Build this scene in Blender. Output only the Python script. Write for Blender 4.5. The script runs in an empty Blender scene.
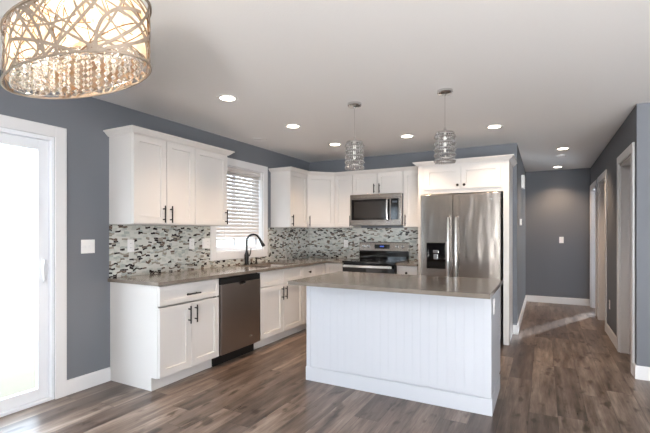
import bpy, bmesh, math, random
from mathutils import Vector, Matrix
random.seed(7)
C = bpy.context.scene.collection
S = bpy.context.scene
PI = math.pi
H = 2.448            # ceiling height
CT = 0.90            # worktop height

# ------------------------------------------------------------------ camera, sky, daylight, exposure
cam = bpy.data.cameras.new('camera'); cam.lens = 22.60; cam.sensor_width = 36.0; cam.shift_y = 0.0245
cam.clip_start = 0.05; cam.clip_end = 300
camo = bpy.data.objects.new('camera', cam); C.objects.link(camo)
camo.location = (3.3697, -5.756, 1.3027); camo.rotation_euler = (PI/2, 0, 0.492)
S.camera = camo
S.view_settings.view_transform = 'Standard'; S.view_settings.look = 'None'
S.view_settings.exposure = 0.8; S.view_settings.gamma = 1.0; S.view_settings.use_curve_mapping = False

w = bpy.data.worlds.new('sky'); S.world = w; w.use_nodes = True
wn = w.node_tree.nodes; wl = w.node_tree.links
bg = wn['Background']; bg.inputs[0].default_value = (0.74, 0.87, 1.0, 1); bg.inputs[1].default_value = 6.0

def area(name, loc, rot, sx, sy, power, col):
    l = bpy.data.lights.new(name, 'AREA'); l.shape = 'RECTANGLE'; l.size = sx; l.size_y = sy
    l.energy = power; l.color = col
    o = bpy.data.objects.new(name, l); C.objects.link(o); o.location = loc; o.rotation_euler = rot
    return o
DAY = (0.86, 0.93, 1.0)
# daylight arriving at the windows behind the camera and in the far bedroom
area('daylight_rear_left', (4.3, -8.55, 1.35), (PI/2, 0, 0), 1.2, 1.8, 6, DAY)
area('daylight_rear_right', (6.15, -8.55, 1.35), (PI/2, 0, 0), 1.7, 1.8, 10, DAY)
# unseen lamps added outside the same windows, tilted up to brighten the ceiling
UPLIGHT = (1.0, .985, .97)
area('added_uplight_rear_left', (4.3, -8.75, .5), (PI/2+1.15, 0, 0), 1.2, 1.2, 490, UPLIGHT)
area('added_uplight_rear_right', (6.15, -8.75, .5), (PI/2+1.15, 0, 0), 1.7, 1.2, 490, UPLIGHT)
area('daylight_bedroom', (7.85, 2.25, 1.5), (PI/2, 0, PI/2), 0.9, 1.2, 60, DAY)
sun = bpy.data.lights.new('sun', 'SUN'); sun.energy = 4.0; sun.angle = 0.035; sun.color = (.75, .87, 1)
so = bpy.data.objects.new('sun', sun); C.objects.link(so); so.rotation_euler = Vector((-.42, -.9, -.56)).to_track_quat('-Z', 'Y').to_euler(); so.location = (5, 8, 8)
pt = area('door_portal', (-0.22, -4.87, 1.03), (0, -PI/2, 0), 2.0, 1.8, 1, (1, 1, 1)); pt.data.cycles.is_portal = True

# ------------------------------------------------------------------ materials
def lin(c):
    return tuple(((v/255)/12.92 if v/255 <= .04045 else ((v/255+.055)/1.055)**2.4) for v in c) + (1,)
def mat(name, rgb, rough=.5, metal=0, coat=0, bump=None, spec=.5, aniso=0):
    m = bpy.data.materials.new(name); m.use_nodes = True
    b = m.node_tree.nodes['Principled BSDF']; n = m.node_tree.nodes; l = m.node_tree.links
    b.inputs['Base Color'].default_value = lin(rgb); b.inputs['Roughness'].default_value = rough
    b.inputs['Metallic'].default_value = metal; b.inputs['Specular IOR Level'].default_value = spec
    if coat: b.inputs['Coat Weight'].default_value = coat
    if aniso: b.inputs['Anisotropic'].default_value = aniso
    # every material carries a slight procedural variation
    tc = n.new('ShaderNodeTexCoord'); mp = n.new('ShaderNodeMapping'); no = n.new('ShaderNodeTexNoise')
    sc, st, scale3 = bump if bump else (60, .02, (1, 1, 1))
    mp.inputs['Scale'].default_value = scale3; no.inputs['Scale'].default_value = sc
    bp = n.new('ShaderNodeBump'); bp.inputs['Strength'].default_value = st; bp.inputs['Distance'].default_value = .01
    l.new(tc.outputs['Object'], mp.inputs[0]); l.new(mp.outputs[0], no.inputs[0]); l.new(no.outputs[0], bp.inputs['Height'])
    l.new(bp.outputs[0], b.inputs['Normal'])
    return m
def emis(name, col, strength):
    m = bpy.data.materials.new(name); m.use_nodes = True
    n = m.node_tree.nodes; b = n['Principled BSDF']
    b.inputs['Base Color'].default_value = (*col, 1); b.inputs['Emission Color'].default_value = (*col, 1)
    b.inputs['Emission Strength'].default_value = strength
    return m
M = {}
M['wall'] = mat('wall_paint', (113, 116, 122), .75, bump=(180, .05, (1, 1, 1)), spec=.25)
M['ceiling'] = mat('ceiling_paint', (231, 229, 228), .85, bump=(90, .12, (1, 1, 1)), spec=.2)
M['trim'] = mat('trim_paint', (220, 219, 220), .4)
M['cab'] = mat('cabinet_paint', (208, 204, 201), .42)
M['island'] = mat('island_paint', (188, 190, 196), .42)
M['black'] = mat('black_metal', (22, 19, 18), .38, .3)
M['bronze'] = mat('bronze_metal', (48, 40, 36), .4, .7)
M['toe'] = mat('black_plastic', (14, 14, 15), .5)
M['blackglass'] = mat('black_glass', (12, 12, 14), .06)
M['darkgrey'] = mat('dark_grey_plastic', (52, 52, 55), .35)
M['steel'] = mat('brushed_steel', (172, 164, 157), .27, 1, bump=(1, .06, (300, 300, 2)))
M['dwsteel'] = mat('dark_brushed_steel', (168, 160, 155), .3, 1, bump=(1, .05, (300, 300, 2)))
M['lightsteel'] = mat('satin_steel', (208, 206, 204), .22, 1)
M['chrome'] = mat('chrome', (215, 213, 212), .08, 1)
M['champagne'] = mat('champagne_metal', (138, 124, 110), .4, .3)
M['brownwire'] = mat('brown_branch_metal', (122, 92, 66), .5, .4)
M['plate'] = mat('white_plastic', (235, 233, 232), .35)
M['slat'] = mat('blind_slat', (208, 202, 198), .5)
M['vinyl'] = mat('white_vinyl', (232, 234, 238), .35)
M['grassy'] = mat('pale_lawn', (108, 101, 86), .95, bump=(8, .5, (1, 1, 1)))
M['siding'] = mat('pale_siding', (228, 232, 236), .8)
M['roof'] = mat('grey_roof', (170, 172, 178), .9)
M['leaf'] = mat('tree_foliage', (104, 114, 100), .9, bump=(12, .8, (1, 1, 1)))
M['bark'] = mat('tree_bark', (110, 92, 78), .9)
M['can'] = emis('downlight_lens', (1.0, .86, .68), 9)
M['bulb'] = emis('warm_bulb', (1.0, .84, .64), 9)
M['display'] = emis('clock_display', (.1, .2, .9), .25)

def steel_waves(m, amt):
    n = m.node_tree.nodes; l = m.node_tree.links; b = n['Principled BSDF']
    old = b.inputs['Normal'].links[0].from_node
    tc = n.new('ShaderNodeTexCoord'); mp = n.new('ShaderNodeMapping'); mp.inputs['Scale'].default_value = (9, 9, 1.6)
    no = n.new('ShaderNodeTexNoise'); no.inputs['Scale'].default_value = 1.4; no.inputs['Detail'].default_value = 1
    bp = n.new('ShaderNodeBump'); bp.inputs['Strength'].default_value = amt; bp.inputs['Distance'].default_value = .02
    l.new(tc.outputs['Object'], mp.inputs[0]); l.new(mp.outputs[0], no.inputs[0]); l.new(no.outputs[0], bp.inputs['Height'])
    l.new(old.outputs[0], bp.inputs['Normal']); l.new(bp.outputs[0], b.inputs['Normal'])
M['fridge'] = mat('fridge_steel', (160, 152, 145), .26, 1, bump=(1, .05, (300, 300, 2))); steel_waves(M['fridge'], .2)

def glass(name, tint, fac):
    m = bpy.data.materials.new(name); m.use_nodes = True; n = m.node_tree.nodes; l = m.node_tree.links
    n.clear(); o = n.new('ShaderNodeOutputMaterial'); t = n.new('ShaderNodeBsdfTransparent'); g = n.new('ShaderNodeBsdfGlossy')
    g.inputs['Roughness'].default_value = .03; t.inputs[0].default_value = (*tint, 1)
    mx = n.new('ShaderNodeMixShader'); lw = n.new('ShaderNodeLayerWeight'); pw = n.new('ShaderNodeMath'); pw.operation = 'POWER'; pw.inputs[1].default_value = fac; fr = n.new('ShaderNodeMath'); fr.operation = 'MULTIPLY_ADD'; fr.inputs[1].default_value = .8; fr.inputs[2].default_value = .03
    l.new(lw.outputs['Facing'], pw.inputs[0]); l.new(pw.outputs[0], fr.inputs[0])
    l.new(fr.outputs[0], mx.inputs[0]); l.new(t.outputs[0], mx.inputs[1]); l.new(g.outputs[0], mx.inputs[2]); l.new(mx.outputs[0], o.inputs[0])
    return m
M['glass'] = glass('window_glass', (.985, .99, .988), 5.0)
def crystal():
    m = bpy.data.materials.new('cut_crystal'); m.use_nodes = True; n = m.node_tree.nodes; l = m.node_tree.links
    n.clear(); o = n.new('ShaderNodeOutputMaterial'); t = n.new('ShaderNodeBsdfTransparent'); g = n.new('ShaderNodeBsdfGlossy')
    t.inputs[0].default_value = (.93, .93, .93, 1)
    tr = n.new('ShaderNodeBsdfTranslucent'); tr.inputs[0].default_value = (.95, .95, .95, 1)
    g.inputs['Roughness'].default_value = .05
    a = n.new('ShaderNodeMixShader'); a.inputs[0].default_value = .55
    b = n.new('ShaderNodeMixShader'); b.inputs[0].default_value = .4
    l.new(t.outputs[0], b.inputs[1]); l.new(tr.outputs[0], b.inputs[2]); l.new(b.outputs[0], a.inputs[1]); l.new(g.outputs[0], a.inputs[2]); l.new(a.outputs[0], o.inputs[0])
    return m
M['crystal'] = crystal()
def liner():
    m = bpy.data.materials.new('cream_liner'); m.use_nodes = True; n = m.node_tree.nodes; l = m.node_tree.links
    n.clear(); o = n.new('ShaderNodeOutputMaterial'); t = n.new('ShaderNodeBsdfTranslucent'); d = n.new('ShaderNodeBsdfTransparent')
    tc = n.new('ShaderNodeTexCoord'); no = n.new('ShaderNodeTexNoise'); no.inputs['Scale'].default_value = 18
    cr = n.new('ShaderNodeValToRGB'); cr.color_ramp.elements[0].position = .35; cr.color_ramp.elements[0].color = (.85, .66, .48, 1)
    cr.color_ramp.elements[1].position = .5; cr.color_ramp.elements[1].color = (.98, .9, .8, 1)
    l.new(tc.outputs['Object'], no.inputs[0]); l.new(no.outputs[0], cr.inputs[0]); l.new(cr.outputs[0], t.inputs[0])
    mx = n.new('ShaderNodeMixShader'); mx.inputs[0].default_value = .25
    l.new(t.outputs[0], mx.inputs[1]); l.new(d.outputs[0], mx.inputs[2]); l.new(mx.outputs[0], o.inputs[0])
    return m
M['liner'] = liner()

class NT:
    """tiny helper for math node chains"""
    def __init__(s, m): s.m = m; s.n = m.node_tree.nodes; s.l = m.node_tree.links
    def math(s, op, a, b=None, c=None):
        x = s.n.new('ShaderNodeMath'); x.operation = op
        for i, v in enumerate((a, b, c)):
            if v is None: continue
            if isinstance(v, (int, float)): x.inputs[i].default_value = v
            else: s.l.new(v, x.inputs[i])
        return x.outputs[0]
    def comb(s, a, b, c=0.0):
        x = s.n.new('ShaderNodeCombineXYZ')
        for i, v in enumerate((a, b, c)):
            if isinstance(v, (int, float)): x.inputs[i].default_value = v
            else: s.l.new(v, x.inputs[i])
        return x.outputs[0]
    def sep(s, v):
        x = s.n.new('ShaderNodeSeparateXYZ'); s.l.new(v, x.inputs[0]); return x.outputs
    def white(s, v):
        x = s.n.new('ShaderNodeTexWhiteNoise'); x.noise_dimensions = '3D'; s.l.new(v, x.inputs['Vector']); return x.outputs['Value']
    def noise(s, v, scale, detail=2, rough=.5):
        x = s.n.new('ShaderNodeTexNoise'); s.l.new(v, x.inputs['Vector']); x.inputs['Scale'].default_value = scale
        x.inputs['Detail'].default_value = detail; x.inputs['Roughness'].default_value = rough; return x.outputs[0]
    def ramp(s, f, stops, const=False):
        x = s.n.new('ShaderNodeValToRGB'); r = x.color_ramp
        if const: r.interpolation = 'CONSTANT'
        while len(r.elements) < len(stops): r.elements.new(.5)
        for e, (p, c) in zip(r.elements, stops): e.position = p; e.color = c
        s.l.new(f, x.inputs[0]); return x.outputs[0]
    def mix(s, f, a, b, mode='MIX'):
        x = s.n.new('ShaderNodeMix'); x.data_type = 'RGBA'; x.blend_type = mode
        for k, v in ((0, f), (6, a), (7, b)):
            if isinstance(v, (int, float)): x.inputs[k].default_value = v
            elif isinstance(v, tuple): x.inputs[k].default_value = v
            else: s.l.new(v, x.inputs[k])
        return x.outputs[2]
    def bump(s, h, st, dist=.01):
        x = s.n.new('ShaderNodeBump'); x.inputs['Strength'].default_value = st; x.inputs['Distance'].default_value = dist
        s.l.new(h, x.inputs['Height']); return x.outputs[0]

def floor_mat():
    m = bpy.data.materials.new('plank_floor'); m.use_nodes = True; t = NT(m); b = t.n['Principled BSDF']
    tc = t.n.new('ShaderNodeTexCoord').outputs['Object']; x, y, z = t.sep(tc)
    px = t.math('DIVIDE', x, .182); row = t.math('FLOOR', px); fx = t.math('FRACT', px)
    off = t.math('MULTIPLY', t.white(t.comb(row, 3.3)), 5.0)
    py = t.math('DIVIDE', t.math('ADD', y, off), 1.22); col = t.math('FLOOR', py); fy = t.math('FRACT', py)
    cell = t.comb(row, col, 1.0); r1 = t.white(cell); r2 = t.white(t.comb(row, col, 9.0))
    gx = t.math('ADD', x, t.math('MULTIPLY', r1, 7.0)); gv = t.comb(t.math('MULTIPLY', gx, 9.0), t.math('MULTIPLY', y, .95), t.math('MULTIPLY', r2, 20.0))
    g1 = t.noise(gv, 1.6, 5, .62)
    gf = t.comb(t.math('MULTIPLY', gx, 60.0), t.math('MULTIPLY', y, 2.2), t.math('MULTIPLY', r2, 20.0)); g2 = t.noise(gf, 2.0, 3, .6)
    base = t.ramp(g1, [(.28, lin((74, 63, 57))), (.42, lin((126, 113, 104))), (.56, lin((156, 144, 135))), (.74, lin((192, 183, 175)))])
    tint = t.ramp(r1, [(0, lin((150, 138, 132))), (.5, lin((196, 184, 176))), (1, lin((232, 222, 214)))])
    c1 = t.mix(1.0, base, tint, 'MULTIPLY')
    fine = t.ramp(g2, [(.32, (.58, .56, .54, 1)), (.6, (1.12, 1.15, 1.15, 1))]); c2 = t.mix(.65, c1, fine, 'MULTIPLY')
    kn = t.noise(t.comb(t.math('MULTIPLY', gx, 9.0), t.math('MULTIPLY', y, 3.2), r2), 1.5, 2)
    knr = t.ramp(kn, [(.60, (1, 1, 1, 1)), (.70, (.40, .35, .31, 1))]); c3 = t.mix(1.0, c2, knr, 'MULTIPLY')
    e1 = t.math('MINIMUM', fx, t.math('SUBTRACT', 1.0, fx)); e2 = t.math('MULTIPLY', t.math('MINIMUM', fy, t.math('SUBTRACT', 1.0, fy)), 6.7)
    seam = t.math('LESS_THAN', t.math('MINIMUM', e1, e2), .010)
    c4 = t.mix(t.math('MULTIPLY', seam, .6), c3, lin((40, 33, 30)))
    t.l.new(c4, b.inputs['Base Color'])
    t.l.new(t.math('MULTIPLY_ADD', g2, .2, .22), b.inputs['Roughness']); b.inputs['Specular IOR Level'].default_value = .5
    t.l.new(t.bump(t.math('SUBTRACT', g2, t.math('MULTIPLY', seam, .8)), .14, .004), b.inputs['Normal'])
    return m
M['floor'] = floor_mat()
def mosaic_mat():
    m = bpy.data.materials.new('glass_mosaic'); m.use_nodes = True; t = NT(m); b = t.n['Principled BSDF']
    tc = t.n.new('ShaderNodeTexCoord').outputs['Object']; x, y, z = t.sep(tc)
    s0 = t.math('SUBTRACT', x, y)
    wv = t.noise(t.comb(s0, z), 14, 1); zz = t.math('ADD', z, t.math('MULTIPLY', wv, .055))
    pr = t.math('DIVIDE', zz, .0185); row = t.math('FLOOR', pr); fr = t.math('FRACT', pr)
    off = t.white(t.comb(row, 1.7)); pc = t.math('ADD', t.math('DIVIDE', s0, .048), t.math('MULTIPLY', off, 3.0))
    pc = t.math('ADD', pc, t.math('MULTIPLY', t.noise(t.comb(s0, row), 9, 0), .9))
    col = t.math('FLOOR', pc); fc = t.math('FRACT', pc)
    r = t.white(t.comb(row, col, 2.0))
    c = t.ramp(r, [(0, lin((206, 206, 200))), (.40, lin((190, 192, 186))), (.62, lin((168, 174, 169))), (.72, lin((150, 143, 133))), (.81, lin((104, 88, 78))), (.88, lin((44, 38, 38)))], True)
    e = t.math('MINIMUM', t.math('MULTIPLY', t.math('MINIMUM', fr, t.math('SUBTRACT', 1.0, fr)), .0185), t.math('MULTIPLY', t.math('MINIMUM', fc, t.math('SUBTRACT', 1.0, fc)), .048))
    g = t.math('LESS_THAN', e, .0008)
    c2 = t.mix(g, c, lin((196, 194, 186))); t.l.new(c2, b.inputs['Base Color'])
    t.l.new(t.math('MULTIPLY_ADD', g, .5, .16), b.inputs['Roughness'])
    t.l.new(t.bump(t.math('MULTIPLY', g, -1.0), .3, .002), b.inputs['Normal'])
    return m
M['mosaic'] = mosaic_mat()
def quartz_mat():
    m = bpy.data.materials.new('taupe_quartz'); m.use_nodes = True; t = NT(m); b = t.n['Principled BSDF']
    tc = t.n.new('ShaderNodeTexCoord').outputs['Object']
    n1 = t.noise(tc, 9, 4); n2 = t.noise(tc, 260, 1)
    c = t.ramp(n1, [(.3, lin((108, 100, 92))), (.7, lin((130, 121, 112)))])
    c2 = t.mix(.5, c, t.ramp(n2, [(.35, (.72, .7, .68, 1)), (.6, (1, 1, 1, 1)), (.72, (1.25, 1.25, 1.25, 1))]), 'MULTIPLY')
    t.l.new(c2, b.inputs['Base Color']); b.inputs['Roughness'].default_value = .14; b.inputs['Specular IOR Level'].default_value = .6
    return m
M['quartz'] = quartz_mat()

# ------------------------------------------------------------------ mesh helpers
def BM(): return bmesh.new()
def box(bm, x0, x1, y0, y1, z0, z1):
    v = [bm.verts.new((x, y, z)) for x in (x0, x1) for y in (y0, y1) for z in (z0, z1)]
    for f in ((0, 1, 3, 2), (4, 6, 7, 5), (0, 4, 5, 1), (2, 3, 7, 6), (0, 2, 6, 4), (1, 5, 7, 3)): bm.faces.new([v[i] for i in f])
    return bm
def prism(bm, poly, z0, z1):
    a = [bm.verts.new((x, y, z0)) for x, y in poly]; b = [bm.verts.new((x, y, z1)) for x, y in poly]; n = len(poly)
    bm.faces.new(a[::-1]); bm.faces.new(b)
    for i in range(n): bm.faces.new((a[i], a[(i+1) % n], b[(i+1) % n], b[i]))
    return bm
def tube(bm, pts, r, seg=12, cap=True, radii=None):
    pts = [Vector(p) for p in pts]; rings = []; up = None
    for i, p in enumerate(pts):
        d = (pts[min(i+1, len(pts)-1)]-pts[max(i-1, 0)]).normalized()
        if up is None:
            up = Vector((0, 0, 1)) if abs(d.z) < .9 else Vector((1, 0, 0))
        a = d.cross(up).normalized(); b = a.cross(d).normalized(); up = b
        rr = radii[i] if radii else r
        rings.append([bm.verts.new(p+a*rr*math.cos(2*PI*k/seg)+b*rr*math.sin(2*PI*k/seg)) for k in range(seg)])
    for i in range(len(rings)-1):
        for k in range(seg): bm.faces.new((rings[i][k], rings[i][(k+1) % seg], rings[i+1][(k+1) % seg], rings[i+1][k]))
    if cap: bm.faces.new(rings[0][::-1]); bm.faces.new(rings[-1])
    return bm
def lathe(bm, prof, c=(0, 0, 0), seg=24, ax='z', sx=1, sy=1):
    """prof: (r, h) list, closed by caps when r > 0"""
    rings = []
    for r, h in prof:
        ring = []
        for k in range(seg):
            a = 2*PI*k/seg; u, v = r*sx*math.cos(a), r*sy*math.sin(a)
            p = {'z': (u, v, h), 'y': (u, h, v), 'x': (h, u, v)}[ax]
            ring.append(bm.verts.new((c[0]+p[0], c[1]+p[1], c[2]+p[2])))
        rings.append(ring)
    for i in range(len(rings)-1):
        for k in range(seg): bm.faces.new((rings[i][k], rings[i][(k+1) % seg], rings[i+1][(k+1) % seg], rings[i+1][k]))
    bm.faces.new(rings[0][::-1]); bm.faces.new(rings[-1]); return bm
def sweep(bm, path, prof, closed=False):
    """sweep profile (out, z) along an XY path; out = to the right of travel"""
    n = len(path); P = [Vector(p) for p in path]; rings = []
    for i in range(n):
        dirs = []
        if i > 0 or closed: dirs.append((P[i]-P[i-1]).normalized())
        if i < n-1 or closed: dirs.append((P[(i+1) % n]-P[i]).normalized())
        ns = [Vector((d.y, -d.x)) for d in dirs]; m = sum(ns, Vector((0, 0)))/len(ns)
        m = m/max(m.length_squared, .2)
        rings.append([bm.verts.new((P[i].x+m.x*o, P[i].y+m.y*o, z)) for o, z in prof])
    k = len(prof)
    for i in range(n if closed else n-1):
        a, b = rings[i], rings[(i+1) % n]
        for j in range(k): bm.faces.new((a[j], a[(j+1) % k], b[(j+1) % k], b[j]))
    if not closed: bm.faces.new(rings[0][::-1]); bm.faces.new(rings[-1])
    return bm
def obj(name, bm, m, parent=None, smooth=False, bev=0, loc=None, rotz=0):
    bmesh.ops.recalc_face_normals(bm, faces=bm.faces[:])
    me = bpy.data.meshes.new(name); bm.to_mesh(me); bm.free(); me.materials.append(m)
    if smooth:
        for p in me.polygons: p.use_smooth = True
        try: me.set_sharp_from_angle(angle=math.radians(40))
        except Exception: pass
    o = bpy.data.objects.new(name, me); C.objects.link(o)
    if parent: o.parent = parent
    if loc: o.location = loc
    if rotz: o.rotation_euler = (0, 0, rotz)
    if bev:
        b = o.modifiers.new('bevel', 'BEVEL'); b.width = bev; b.segments = 2; b.limit_method = 'ANGLE'; b.angle_limit = math.radians(50)
    return o
def tag(o, label, cat, group=None):
    o['label'] = label; o['category'] = cat
    if group: o['group'] = group
    return o
def thing(name, label, cat, loc=(0, 0, 0), rotz=0, group=None):
    o = bpy.data.objects.new(name, None); C.objects.link(o); o.location = loc; o.rotation_euler = (0, 0, rotz)
    return tag(o, label, cat, group)
def struct(name, bm, m, parent=None, bev=0):
    o = obj(name, bm, m, parent, bev=bev)
    if not parent: o['kind'] = 'structure'
    return o
def sempty(name, loc=(0, 0, 0)):
    o = bpy.data.objects.new(name, None); C.objects.link(o); o.location = loc; o['kind'] = 'structure'; return o
def dup(root, loc, rotz=None, label=None):
    r = root.copy(); C.objects.link(r); r.location = loc
    if rotz is not None: r.rotation_euler = (0, 0, rotz)
    if label: r['label'] = label
    for ch in list(root.children):
        c = ch.copy(); C.objects.link(c); c.parent = r
        for g in list(ch.children):
            d = g.copy(); C.objects.link(d); d.parent = c
    return r

# ------------------------------------------------------------------ room shell
YB, XR, YE = -8.3, 7.5, 2.85        # rear wall, right outer wall, hall end
HX, HL, HY = 4.10, 3.068, -1.24     # hall right wall, hall left wall, where hall starts on the right
bm = BM(); box(bm, -.15, XR+.15, YB-.15, YE+.12, -.12, 0); struct('floor', bm, M['floor'])
bm = BM(); box(bm, -.15, XR+.15, YB-.15, YE+.12, H, H+.12); struct('ceiling', bm, M['ceiling'])
SD0, SD1, SDT = -5.78, -3.945, 2.045      # sliding door opening
W0, W1, WB, WT = -2.172, -1.262, 1.065, 2.115   # kitchen window opening
bm = BM()
box(bm, -.15, 0, YB-.15, SD0, 0, H); box(bm, -.15, 0, SD0, SD1, SDT, H)
box(bm, -.15, 0, SD1, W0, 0, H); box(bm, -.15, 0, W0, W1, 0, WB); box(bm, -.15, 0, W0, W1, WT, H); box(bm, -.15, 0, W1, .12, 0, H)
struct('wall_left', bm, M['wall'])
bm = BM(); box(bm, 0, HL, 0, .12, 0, H); struct('wall_kitchen', bm, M['wall'])
bm = BM(); box(bm, HL-.12, HL, .12, YE, 0, H); struct('wall_hall_left', bm, M['wall'])
bm = BM(); box(bm, HL-.12, 4.3, YE, YE+.12, 0, H); box(bm, 5.3, XR, YE, YE+.12, 0, H); box(bm, 4.3, 5.3, YE, YE+.12, 0, .45); box(bm, 4.3, 5.3, YE, YE+.12, 2.15, H); struct('wall_hall_end', bm, M['wall'])
DO = [(-1.075, -.335), (.76, 1.53), (1.87, 2.66)]   # hall door openings
DT = 2.04
bm = BM(); y = HY
for a, b in DO:
    box(bm, HX, HX+.12, y, a, 0, H); box(bm, HX, HX+.12, a, b, DT, H); y = b
box(bm, HX, HX+.12, y, YE, 0, H); struct('wall_hall_right', bm, M['wall'])
bm = BM(); box(bm, HX+.12, XR, HY, HY+.12, 0, H); struct('wall_return', bm, M['wall'])
bm = BM(); box(bm, HX+.12, XR, 1.64, 1.74, 0, H); struct('wall_partition', bm, M['wall'])
bm = BM(); box(bm, XR, XR+.15, YB, 1.8, 0, H); box(bm, XR, XR+.15, 1.8, 2.7, 0, .9); box(bm, XR, XR+.15, 1.8, 2.7, 2.1, H); box(bm, XR, XR+.15, 2.7, YE+.12, 0, H)
struct('wall_right', bm, M['wall'])
bm = BM()
for a, b in ((0, 3.7), (4.9, 5.3), (7.0, XR+.15)): box(bm, a, b, YB-.15, YB, 0, H)
for a, b in ((3.7, 4.9), (5.3, 7.0)): box(bm, a, b, YB-.15, YB, 0, .45); box(bm, a, b, YB-.15, YB, 2.25, H)
struct('wall_rear', bm, M['wall'])

# baseboards
BBP = [(0, 0), (.014, 0), (.014, .105), (.010, .118), (0, .118)]
def baseboard(name, path): bm = BM(); sweep(bm, path, BBP); struct(name, bm, M['trim'])
baseboard('baseboard_left', [(0, -3.485), (0, -3.858)][::-1])
baseboard('baseboard_left_rear', [(0, YB), (0, -5.87)])
baseboard('baseboard_hall_left', [(3.02, 0), (HL, 0), (HL, YE)])
baseboard('baseboard_hall_end', [(HL+.014, YE), (HX, YE)])
baseboard('baseboard_hall_right', [(HX, .672), (HX, -.245)])
baseboard('baseboard_return', [(HX, -1.163), (HX, HY), (XR, HY)])

# casings and doors in hall
def casing_x(parent, xf, a, b, top, cw=.085, th=.018, side=-1, bottom=None):
    """flat casing round an opening in a wall whose face is at x = xf; side: direction the face looks"""
    x0, x1 = sorted((xf, xf+side*th))
    bm = BM(); zb = 0 if bottom is None else bottom-cw
    box(bm, x0, x1, a-cw, a, zb, top+cw); box(bm, x0, x1, b, b+cw, zb, top+cw); box(bm, x0, x1, a, b, top, top+cw)
    if bottom is not None: box(bm, x0, x1, a, b, bottom-cw, bottom)
    return obj('casing', bm, M['trim'], parent, bev=.003)
for i, (a, b) in enumerate(DO):
    d = sempty('door_%d' % (i+2))
    casing_x(d, HX-.0005, a, b, DT, cw=.085 if i < 2 else .08)
    bm = BM(); box(bm, HX, HX+.12, a, a+.018, 0, DT); box(bm, HX, HX+.12, b-.018, b, 0, DT); box(bm, HX, HX+.12, a+.018, b-.018, DT-.018, DT)
    st = HX+.07
    box(bm, st, st+.012, b-.03, b-.018, 0, DT-.018); box(bm, st, st+.012, a+.018, a+.03, 0, DT-.018)
    obj('jamb', bm, M['trim'], d)
    if i < 2:
        bm = BM(); x0, x1 = HX+.083, HX+.118; ya, yb = a+.02, b-.02; zs = [.008, .22, .92, 1.06, 1.9, DT-.022]
        box(bm, x0+.006, x1-.006, ya, yb, zs[0], zs[-1])
        ss = [ya, ya+.11, (ya+yb)/2-.05, (ya+yb)/2+.05, yb-.11, yb]
        for xx in ((x0, x0+.006), (x1-.006, x1)):
            box(bm, *xx, ya, ss[1], zs[0], zs[-1]); box(bm, *xx, ss[4], yb, zs[0], zs[-1]); box(bm, *xx, ss[2], ss[3], zs[0], zs[-1])
            for za, zb in ((zs[0], zs[1]), (zs[2], zs[3]), (zs[4], zs[5])):
                box(bm, *xx, ss[1], ss[2], za, zb); box(bm, *xx, ss[3], ss[4], za, zb)
        sl = obj('door_slab', bm, M['trim'], d)
        bm = BM(); yk = a+.075
        lathe(bm, [(.028, 0), (.028, -.008), (.012, -.012), (.012, -.032), (.026, -.04), (.03, -.052), (.022, -.064), (.006, -.067)], (x0-.001, yk, .95), 20, 'x'); obj('door_knob', bm, M['bronze'], sl, True)
        for z in (.25, 1.07, 1.85):
            bm = BM(); tube(bm, [(x0-.006, a+.022, z-.045), (x0-.006, a+.022, z+.045)], .006, 8); obj('hinge', bm, M['bronze'], sl)
# bedroom window
wn3 = sempty('window_2')
bm = BM(); casing = None
box(bm, XR, XR+.06, 1.8, 1.84, .9, 2.1); box(bm, XR, XR+.06, 2.66, 2.7, .9, 2.1); box(bm, XR, XR+.06, 1.84, 2.66, .9, .94); box(bm, XR, XR+.06, 1.84, 2.66, 2.06, 2.1); box(bm, XR+.01, XR+.05, 1.84, 2.66, 1.48, 1.52)
obj('window_frame', bm, M['vinyl'], wn3)
bm = BM(); box(bm, XR+.028, XR+.032, 1.84, 2.66, .94, 1.48); box(bm, XR+.028, XR+.032, 1.84, 2.66, 1.52, 2.06); obj('pane', bm, M['glass'], wn3)
wb = sempty('window_5'); bm = BM()
box(bm, 4.3, 4.34, YE+.04, YE+.1, .45, 2.15); box(bm, 5.26, 5.3, YE+.04, YE+.1, .45, 2.15); box(bm, 4.34, 5.26, YE+.04, YE+.1, .45, .49); box(bm, 4.34, 5.26, YE+.04, YE+.1, 2.11, 2.15)
obj('window_frame', bm, M['vinyl'], wb); bm = BM(); box(bm, 4.34, 5.26, YE+.068, YE+.072, .49, 2.11); obj('pane', bm, M['glass'], wb)
for k, (a, b) in enumerate(((3.7, 4.9), (5.3, 7.0))):
    wr = sempty('window_%d' % (k+3))
    bm = BM(); y0, y1 = YB-.09, YB-.03
    box(bm, a, a+.05, y0, y1, .45, 2.25); box(bm, b-.05, b, y0, y1, .45, 2.25); box(bm, a+.05, b-.05, y0, y1, .45, .5); box(bm, a+.05, b-.05, y0, y1, 2.2, 2.25)
    mx = (a+b)/2; box(bm, mx-.03, mx+.03, y0, y1, .5, 2.2); obj('window_frame', bm, M['vinyl'], wr)
    bm = BM(); box(bm, a+.05, mx-.03, YB-.062, YB-.058, .5, 2.2); box(bm, mx+.03, b-.05, YB-.062, YB-.058, .5, 2.2); obj('pane', bm, M['glass'], wr)

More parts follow.
